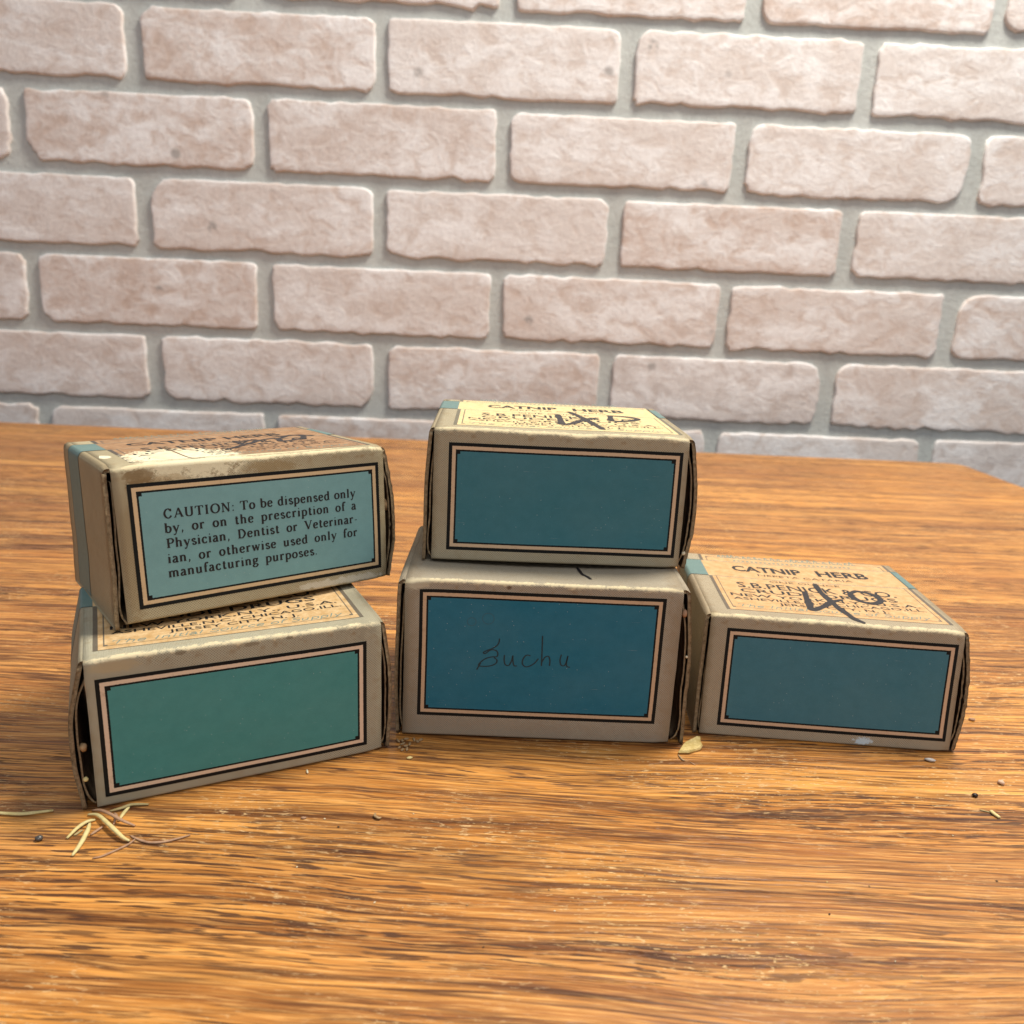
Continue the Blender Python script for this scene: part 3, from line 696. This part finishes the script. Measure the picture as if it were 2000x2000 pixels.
# --- upper left: caution panel
fr = dict(u0=-41.2, u1=42.9, w0=4.18, w1=43.5, bo=-4.5, torn=(17, 14, 17, 18), **TOPD)
bLT = Box([[-116.32,234.95,49.97],[-118.75,236.27,99.18],[-155.2,284.6,47.5],[-157.4,286.0,96.6],[-45.82,291.67,49.21],[-47.7,293.44,98.48],[-90.0,344.9,46.7],[-92.2,346.4,95.8]], 90.09, 49.15, 71.83, .25, .3, ((-42, 0, 48, 4, 4, 3, .5, .3), (0, 0, 49, 7, 2, 2, .35, .2)), 5)
M_ = mats('caution', (1.0, .94, .80), (0.179, 0.347, 0.353), fr, 3., (.44, .265, .14), (.60, .50, .40), 48.8,
          ((-21, 50.0, 17, 8.5, (.80, .73, .50), .95), (-30, 43, 9, 2.2, (.34, .22, .09), .5), (8, 52.5, 22, 1.8, (.80, .70, .44), .7), (-38, 45, 5, 3.2, (.20, .12, .045), .8), (3, 45, 9, 2.6, (.26, .17, .065), .6), (25, 1.5, 18, 1.6, (.70, .66, .55), .6), (-42, 20, 3, 22, (.25, .17, .08), .5)), (.66, .48, .28), 71.8)
rLT, pa, ik = carton('medicine_carton', bLT, 'worn carton with the printed CAUTION paragraph, tilted on top of the left stack', M_, fr, (2.2, 2.8, 3.6, -1.2), (1.6, 4.6, 2.0, -.2), extra='LT')
I = Ink()
for tx, a, b, y in (('CAUTION: To be dispensed only', -31.6, 33.4, 31.9), ('by, or on the prescription of a', -31.6, 33.4, 27.35), ('Physician, Dentist or Veterinar-', -31.6, 33.6, 22.5), ('ian, or otherwise used only for', -31.6, 33.4, 17.6), ('manufacturing purposes.', -31.8, 17.8, 13.0)):
    wn = sum(sum(G[c][0] for c in w) for w in tx.split(' ')); xh = 1.94
    textline(I, tx, a, b, y, xh, sx=1.05, gap=2.6 if not tx.startswith('CAU') else 1.8, fat=.34, thin=.16)
ik('front_lettering', I, bLT.front, INKB, .085)
ik('marker_scribble', marker([[(-4.4,20.2),(-1.2,23.6),(3.1,28.0),(6.8,31.5),(10.9,35.0),(16.3,39.6),(20.6,40.3),(21.0,37.1),(19.8,31.7),(22.7,31.7),(26.7,34.1),(30.0,35.4),(32.6,40.3),(32.0,43.9),(28.9,45.5),(24.4,41.4),(21.0,38.6)],[(5.2,41.0),(5.1,35.3),(6.0,30.5),(9.1,33.1),(12.9,38.4),(11.2,40.2),(7.0,38.6),(5.2,41.0)],[(21.9,44.3),(27.1,44.8),(32.4,44.7),(36.6,40.5)]], 2.2), bLT.top, MARK, .12)
# torn paper: bare patch with a crack
def torn(outline, fn, h, nm, mat, rootbox, par, rings=5, seed=1):
    O = spline(outline+[outline[0]], 9)[:-1]; c = sum(O)/len(O); V = [fn(c[0], c[1], h)]; F = []; n = len(O)
    for k in range(1, rings+1):
        for i, p in enumerate(O):
            q = c+(p-c)*(k/rings)*(1+(.20*mnoise.noise(Vector((i*.5, seed, k)))+.13*mnoise.noise(Vector((i*2.7, seed, k))))*(k == rings)); V.append(fn(q[0], q[1], h*(1-.6*(k == rings))))
    for i in range(n):
        F.append((0, 1+i, 1+(i+1) % n))
        for k in range(1, rings): a = 1+(k-1)*n; b = a+n; F.append((a+i, b+i, b+(i+1) % n, a+(i+1) % n))
    return mk(nm, V, F, mat, par)
torn([(-31,14.8),(-29.,20.5),(-25.4,25.8),(-21.0,27.5),(-17.,24.),(-13.8,20.5),(-12.2,13.8),(-13.,8.),(-17,5.6),(-24.2,5.2),(-29.,8.9)], bLT.top, .16, 'torn_paper_patch', PAPER, bLT, rLT)
torn([(-44.3,19.5),(-43.2,25.5),(-40.9,24.0),(-40.7,20.3),(-43.,17.8)], bLT.top, .14, 'torn_paper_patch', PAPER, bLT, rLT, 2, 4)
I = Ink(); I.ribbon(spline([(-19.9,38.9),(-20.8,32.0),(-20.9,22.1),(-20.9,12.8),(-20.6,6.2),(-19.0,4.0),(-16.1,4.9)], 6), lambda d, t: .7*(1-.5*t)+.1); I.ribbon(spline([(-30, 3.2), (-26, 4.0), (-22, 3.0), (-18, 3.6)], 5), lambda d, t: .22)
ik('paper_crack', I, bLT.top, INNER, .2)
# --- bottom middle: handwritten word
fr = dict(u0=-42.3, u1=41.7, w0=8.0, w1=55.6, **TOPD)
bMB = Box([[-35.64,263.33,.6],[-35.07,262.76,59.45],[-36.32,329.33,.47],[-36.03,328.76,59.6],[59.23,264.41,.35],[59.6,263.84,59.01],[58.37,330.41,.35],[58.66,329.83,59.41]], 94.7, 59.14, 66., .35, 1.7, ((-46, 0, 59, 5, 5, 5, .9, .5),), 7, .3)
M_ = mats('blue', (.90, .86, .86), (0.018, 0.151, 0.230), fr, 23., (.6, .45, .25), (.7, .6, .4), 58.7,
          ((-25, 3, 60, 5, (.30, .23, .16), .35), (-12, 57.0, 1.0, .7, (.12, .06, .03), .8), (-43, 58, 5, 3, (.60, .52, .36), .7)), (.62, .44, .28), 66.)
rMB, pa, ik = carton('medicine_carton', bMB, 'tall carton with the handwritten word Buchu on its blue panel, bottom of the middle stack', M_, fr, (2.4, 3.3, 2.4, .1), (2.6, 5.2, 5.6, .1), toplab=False)
BU = [[(-14.5,38.4),(-14.6,37.1),(-15.3,35.8),(-16.8,34.7),(-18.5,33.9),(-19.8,33.0),(-19.1,32.7),(-17.3,34.1),(-15.5,34.0),(-14.8,32.9),(-15.1,31.7),(-16.9,31.5),(-19.0,30.7),(-20.7,29.2),(-21.2,28.0),(-19.4,27.8),(-17.1,28.1),(-15.3,29.1),(-15.0,30.4),(-16.0,31.3)],[(-20.6,29.0),(-21.8,26.5)],[(-12.5,32.3),(-12.5,30.4),(-12.0,28.8),(-10.8,28.6),(-9.9,30.5),(-9.6,32.4),(-9.5,30.5),(-9.0,28.6),(-8.0,28.5)],[(-3.6,32.6),(-5.0,32.7),(-6.1,31.0),(-6.0,29.1),(-4.5,28.3),(-2.2,29.6),(-.8,31.5)],[(.2,40.1),(.3,36.2),(.5,29.0)],[(.5,30.3),(1.5,32.2),(2.7,32.6),(3.3,31.1),(3.3,29.2)],[(7.1,33.3),(6.8,31.3),(7.3,29.5),(8.5,29.4),(9.2,31.4),(9.4,33.1),(9.1,30.8),(9.3,29.1),(10.3,28.8)]]
I = Ink()
for s_ in BU: I.ribbon(spline(s_, 4), lambda d, t: .36+.12*abs(d[1]), cap=1)
ik('handwriting', I, bMB.front, PENCIL, .085)
I = Ink()
for cx, cy, r in ((-18.6, 45.7, 2.0), (-24.2, 44.3, 1.5)): I.ribbon([(cx+r*math.cos(a/3.), cy+r*math.sin(a/3.)) for a in range(20)], lambda d, t: .22)
RING = plain_mat('faint_ring_mark', (.03, .11, .15), (.05, .14, .185), 900, .45); ik('ring_mark', I, bMB.front, RING, .075)
ik('marker_stroke', marker([[(12.8, 23.), (13.8, 15.3), (15.4, 11.7), (16.3, 8.6)]], 1.3), bMB.top, MARK, .10)
# --- top middle
fr = dict(u0=-39.3, u1=42.6, w0=4.0, w1=42.9, **{**TOPD, 'tv1': 76})
bMT = Box([[-28.26,281.18,60.35],[-27.98,281.88,108.16],[-30.38,352.13,61.5],[-30.1,352.83,109.48],[60.93,284.67,59.7],[61.25,285.36,107.29],[57.5,355.62,60.8],[57.77,356.32,108.63]], 88.94, 48.12, 70.9, .25, .3, ((7, 0, 48, 6, 3, 3, .75, .35), (-10, 0, 48, 9, 2, 2, .25, .1)), 9)
M_ = mats('slate', (.98, .93, .84), (0.045, 0.174, 0.213), fr, 37., (.80, .63, .33), (.86, .80, .70), 47.7, ((-30, 41, 3, 3, (.28, .21, .13), .4),), (.66, .48, .31), 70.9)
rMT, pa, ik = carton('medicine_carton', bMT, 'carton with plain slate blue panel and yellow top label, top of the middle stack', M_, fr, (1.8, 3.2, 3.4, -.4), (2.2, 4.8, 2.8, -.4))
ik('marker_scribble', marker([[(1.4,41.6),(1.5,30.2),(1.5,18.9),(5.0,21.0),(9.3,29.3),(13.0,34.5),(16.6,37.8)],[(6.8,50.1),(9.6,40.7),(12.0,30.1),(13.7,20.0),(15.4,10.5)],[(22.8,44.8),(22.0,38),(21.6,32.9),(25.2,32.3),(29.8,34.8),(33.0,39.1),(30.5,42.9),(26.5,44.6),(22.2,44.9)]], 2.8), bMT.top, MARK, .12)
# --- right carton
fr = dict(u0=-38.9, u1=43.2, w0=4.15, w1=41.3, **TOPD)
bR = Box([[72.12,273.04,-.1],[72.97,276.62,46.17],[76.09,347.82,.1],[76.63,351.39,46.01],[161.09,267.3,-.4],[161.5,271.53,45.21],[165.02,342.97,.1],[165.57,346.54,45.59]], 89.98, 46.2, 74.79, .25, .6, ((18, 0, 46, 9, 2, 2, .35, .2), (-15, 0, 46, 12, 2, 2, .2, .1)), 13, .2)
M_ = mats('lone', (.96, .88, .82), (0.052, 0.174, 0.224), fr, 51., (.66, .43, .21), (.80, .66, .50), 45.8,
          ((13.6, 1.9, 3.6, 1.5, (.62, .76, .82), .95), (22, 60, 30, 12, (.36, .29, .19), .4)), (.66, .46, .30), 74.8)
rR, pa, ik = carton('medicine_carton', bR, 'carton standing alone at the right with 4 and 0 in marker on its orange top', M_, fr, (1.8, 2.2, 2.2, .1), (1.8, 4.4, 2.4, .1))
ik('marker_scribble', marker([[(-2.7,32.1),(-4.0,25.0),(-4.9,18.3),(-6.1,11.8),(-3.6,13.1),(.4,17.0),(5.0,22.7),(9.4,25.7)],[(4.4,42.5),(3.9,33.4),(4.6,25.1),(5.2,16.4),(6.4,9.8),(7.5,4.8),(9.6,1.7)],[(18.6,37.2),(15.6,33.8),(15.4,28.6),(17.8,24.8),(21.6,24.0),(25.0,27.2),(25.4,32.2),(22.8,36.0),(18.8,37.4)]], 2.7), bR.top, MARK, .12)

# ------------------------------------------------------------------ dried plant debris on the table
def tube(P, rad, mat, name, label, cat, group, z=.0, arch=.0, n=6, taper=.45):
    P = spline([(x, y) for x, y in P], 5); N = len(P); c = sum(P)/N; rad = rad*1.35
    V = []; F = []
    for i, p in enumerate(P):
        d = P[min(i+1, N-1)]-P[max(i-1, 0)]; d /= np.linalg.norm(d); nn = np.array([-d[1], d[0]]); t = i/(N-1)
        r = rad*(1-taper*abs(2*t-1)**2.2)*(1+.12*mnoise.noise(Vector((i*.7, rad*9e4, 0))))
        zz = z+rad*.62+arch*math.sin(math.pi*t)
        for k in range(n):
            a = 2*math.pi*k/n; q = p+nn*r*math.cos(a); V.append((q[0], q[1], zz+r*.62*math.sin(a)))
    for i in range(N-1):
        for k in range(n): a = i*n+k; b = i*n+(k+1) % n; F.append((a, a+n, b+n, b))
    F.append(tuple(range(n))); F.append(tuple(reversed(range((N-1)*n, N*n))))
    o = mk(name, V, F, mat, loc=(c[0], c[1], 0)); return tag(o, label, cat, group)
NG = 'dried needles spilled at the corner of the lower left carton'
nd = [
 ([[-.1204,.2102],[-.117,.2092],[-.1124,.2053],[-.1082,.2018],[-.1051,.1996],[-.1031,.1992]], .00052, STRAW, 'long yellow needle running diagonally to the right from the carton corner', .0012),
 ([[-.1171,.2079],[-.1188,.2065],[-.12,.2035],[-.1207,.1992]], .0005, STRAW, 'short yellow needle pointing left, uppermost of the two on the left', .0003),
 ([[-.1178,.2061],[-.1167,.2025],[-.1157,.1966],[-.1154,.192]], .00055, STRAW, 'thick yellow needle pointing toward the front edge, nearest to the viewer', .0),
 ([[-.1202,.2124],[-.1169,.2111],[-.1125,.2086],[-.1087,.2068],[-.1047,.206]], .00045, STEM, 'pinkish tan needle from under the carton corner, above the long yellow one', .0014),
 ([[-.1104,.2149],[-.1106,.2118],[-.1104,.2079]], .00045, STRAW, 'short yellow needle standing up and down beside the carton bottom edge', .0),
 ([[-.115,.2122],[-.1121,.2135],[-.1098,.2154],[-.1053,.2164]], .00045, OLIVE, 'grey olive needle lying along the bottom edge of the carton', .0004),
 ([[-.1135,.2052],[-.1144,.203],[-.1151,.2012]], .00038, STEM, 'short pinkish stem piece between the yellow needles', .0),
 ([[-.104,.2017],[-.102,.2006],[-.0978,.1991],[-.0937,.1996],[-.0906,.2012],[-.0876,.2031]], .00034, STEM, 'thin brown curved stem reaching farthest right of the pile', .0),
 ([[-.1021,.2002],[-.103,.1978],[-.1054,.1949],[-.1077,.1925],[-.1097,.1916]], .00030, STEM, 'thin brown stem slanting down to the left from the needle tip', .0),
 ([[-.111,.2062],[-.1117,.2095],[-.1134,.2116]], .00032, STEM, 'small curled stem under the crossing needles', .0005),
 ([[-.1184,.2032],[-.119,.2019],[-.1195,.2007]], .0003, OLIVE, 'tiny pale sliver under the left yellow needle', .0)]
for P, r_, mt, lb, ar in nd: tube(P, r_, mt, 'dried_needle', lb, 'plant needle', NG, 0, ar)
tube([(-.1487,.2092),(-.1396,.2091),(-.1312,.2114)], .00052, STRAW, 'dried_needle', 'single pale yellow needle lying apart at the left edge of the picture', 'plant needle', None)
tube([(.1566,.2318),(.1567,.2305),(.1574,.2283)], .00055, STRAW, 'leaf_sliver', 'pale green upright sliver near the right edge of the table', 'leaf bit', None, taper=.2)
tube([(.1535,.2326),(.1555,.2317),(.1562,.2312)], .0002, OLIVE, 'leaf_sliver', 'dark thin sliver just left of the pale green one', 'leaf bit', None)
tube([(.065,.2537),(.0665,.2518)], .00016, STEM, 'plant_fibre', 'hair thin stem below the golden flake between the cartons', 'plant stem', None)
tube([(.0617,.2578),(.0625,.255),(.0633,.2543)], .0003, SEED, 'plant_fibre', 'small curled chip touching the tip of the golden flake', 'plant stem', None)
tube([(-.0372,.2168),(-.0371,.2152),(-.0358,.2142),(-.0352,.2150)], .00036, SEED, 'curled_chip', 'small grey tan curled chip alone on the table in front', 'wood chip', None, 0, .0004)
def chip(outline, mat, name, label, cat, group=None, th=.0006, z=.0, tilt=(0, 0), seed=1):
    O = [np.array(p, float) for p in outline]; c = sum(O)/len(O); n = len(O); V = []; F = []
    for lay, sc in ((0, .92), (1, 1.), (2, .9)):
        for i, p in enumerate(O):
            q = c+(p-c)*sc; d = p-c
            V.append((q[0], q[1], .0001+z+lay*th/2+max(0, d[0]*tilt[0]+d[1]*tilt[1])+.0002*mnoise.noise(Vector((i*1.9, seed, lay)))))
    V.append((c[0], c[1], z+th*1.2+.0001)); V.append((c[0], c[1], z+.0001))
    for i in range(n):
        j = (i+1) % n
        F += [(i, j, n+j, n+i), (n+i, n+j, 2*n+j, 2*n+i), (2*n+i, 2*n+j, 3*n), (j, i, 3*n+1)]
    o = mk(name, V, F, mat, loc=(c[0], c[1], 0), smooth=False); return tag(o, label, cat, group)
chip([(.0616,.2585),(.0640,.2632),(.0655,.2655),(.0680,.2668),(.0703,.2682),(.0715,.2676),(.0710,.2655),(.0714,.2635),(.0702,.2614),(.0680,.2602),(.0656,.2588)], FLAKE, 'bark_flake', 'golden yellow flake lying between the middle and right cartons', 'flake', None, .0012, 0, (.12, .18))
def lump(x, y, rx, ry, rz, mat, name, label, cat, group=None, z=0, rot=0., seed=1, parent=None):
    V = []; F = []; NU, NV = 8, 5
    for j in range(NV+1):
        ph = math.pi*j/NV
        for i in range(NU):
            a = 2*math.pi*i/NU; k = 1+.22*mnoise.noise(Vector((i*.9+seed, j*1.1, seed*2)))
            px, py = rx*k*math.sin(ph)*math.cos(a), ry*k*math.sin(ph)*math.sin(a)
            V.append((x+px*math.cos(rot)-py*math.sin(rot), y+px*math.sin(rot)+py*math.cos(rot), z+rz*(1-math.cos(ph)*k)))
    for j in range(NV):
        for i in range(NU): a = j*NU+i; b = j*NU+(i+1) % NU; F.append((b, a, a+NU, b+NU))
    o = mk(name, V, F, mat, loc=(x, y, z)); return tag(o, label, cat, group)
SG = 'tan seeds scattered below the left corner of the bottom middle carton'
sl = 'tiny tan seed in the cluster below the left corner of the Buchu carton'
rn = random.Random(21)
for i, (x, y) in enumerate([(-.0351,.2592),(-.0321,.2571),(-.0297,.259),(-.0326,.2537),(-.0286,.2601),(-.0353,.2545),(-.0338,.2603),(-.0345,.2570),(-.0333,.2556),(-.0365,.2590),(-.0310,.2602),(-.0341,.2530)]):
    lump(x, y, rn.uniform(.0008, .0013), .0005, .00045, SEED, 'seed', sl, 'seed', SG, 0, rn.uniform(0, 3), i)
lump(-.031, .2483, .0011, .0007, .0004, STRAW, 'husk_chip', 'pale yellow chip just below the seed cluster', 'chip', rot=.3, seed=4)
lump(.1513, .2612, .0020, .0009, .0006, plain_mat('silver_grey_husk', (.42, .38, .34), (.62, .58, .54), 700, .45), 'grey_husk', 'silvery grey husk at the bottom right corner of the right carton', 'husk', rot=-.25, seed=6)
lump(.1692, .2485, .0011, .0012, .0007, plain_mat('pink_crumb', (.62, .42, .28), (.78, .56, .40), 700, .7), 'wood_crumb', 'pale square crumb right of the right carton', 'crumb', seed=7)
lump(.156, .2402, .0010, .0009, .0006, DARK, 'dark_seed', 'small black seed below the pale square crumb', 'seed', seed=8)
lump(.1831, .2932, .0013, .0010, .0005, STEM, 'wood_crumb', 'brown crumb near the right edge beside the carton', 'crumb', seed=9)
lump(-.0629, .2374, .0004, .0012, .0004, PAPER, 'white_crumb', 'tiny white crumb in front of the green carton bottom edge', 'crumb', seed=10, rot=.4)
lump(-.0579, .2132, .0009, .0005, .0003, STEM, 'wood_crumb', 'small brown crumb on the wood left of the curled chip', 'crumb', seed=11)
lump(-.1281, .1984, .0011, .0010, .0007, plain_mat('grey_bead', (.05, .045, .04), (.14, .13, .12), 500, .25, .1, .0001, .6), 'grey_bead', 'small shiny dark grey bead left of the needle pile', 'bead', seed=12)
rn = random.Random(5)
for i in range(46):
    x, y = rn.uniform(-.15, .2), rn.uniform(.16, .27)
    if -.12 < x < .16 and y > .225: continue
    lump(x, y, rn.uniform(.00015, .00042), rn.uniform(.00012, .0003), .00014, rn.choice([SEED, STRAW, PAPER, DARK]), 'dust_crumb', 'tiny loose crumb on the bare wood in front of the cartons', 'crumb', 'crumbs of dust scattered over the front of the table', 0, rn.uniform(0, 3), i)
# bits caught in the open end slots
def caught(bx, u, v, w, r, mat, name, label, rz=1.):
    p = bx.P(u, v, w); V = []; F = []; NU, NV = 8, 5
    for j in range(NV+1):
        ph = math.pi*j/NV
        for i in range(NU):
            a = 2*math.pi*i/NU; k = 1+.25*mnoise.noise(Vector((i*.9+u, j*1.1, w)))
            V.append(p+Vector((r*k*math.sin(ph)*math.cos(a), r*k*math.sin(ph)*math.sin(a), r*rz*k*math.cos(ph))))
    for j in range(NV):
        for i in range(NU): a = j*NU+i; b = j*NU+(i+1) % NU; F.append((a, b, b+NU, a+NU))
    tag(mk(name, V, F, mat, loc=p), label, 'plant bit')
caught(bLT, 46.6, 3.0, 27, .0014, SEED, 'bark_bit', 'brown knob of bark caught in the right slot of the caution carton', 1.7)
caught(bLB, -46.0, 1.6, 20, .0011, SEED, 'caught_seed', 'upper tan seed caught in the left slot of the green carton', 1.2)
caught(bLB, -46.2, 1.6, 9.5, .0008, STRAW, 'caught_seed', 'lower yellow seed caught in the left slot of the green carton')
caught(bMB, 48.6, 1.5, 50, .0010, STEM, 'caught_flake', 'pinkish flake caught high in the right slot of the Buchu carton', 1.6)
caught(bMB, 50.8, 1.0, 34, .0005, PAPER, 'caught_flake', 'tiny white flake on the right flap of the Buchu carton')
caught(bMT, 46.4, 1.6, 5.5, .0008, PAPER, 'caught_flake', 'white flake caught low in the right slot of the upper middle carton')
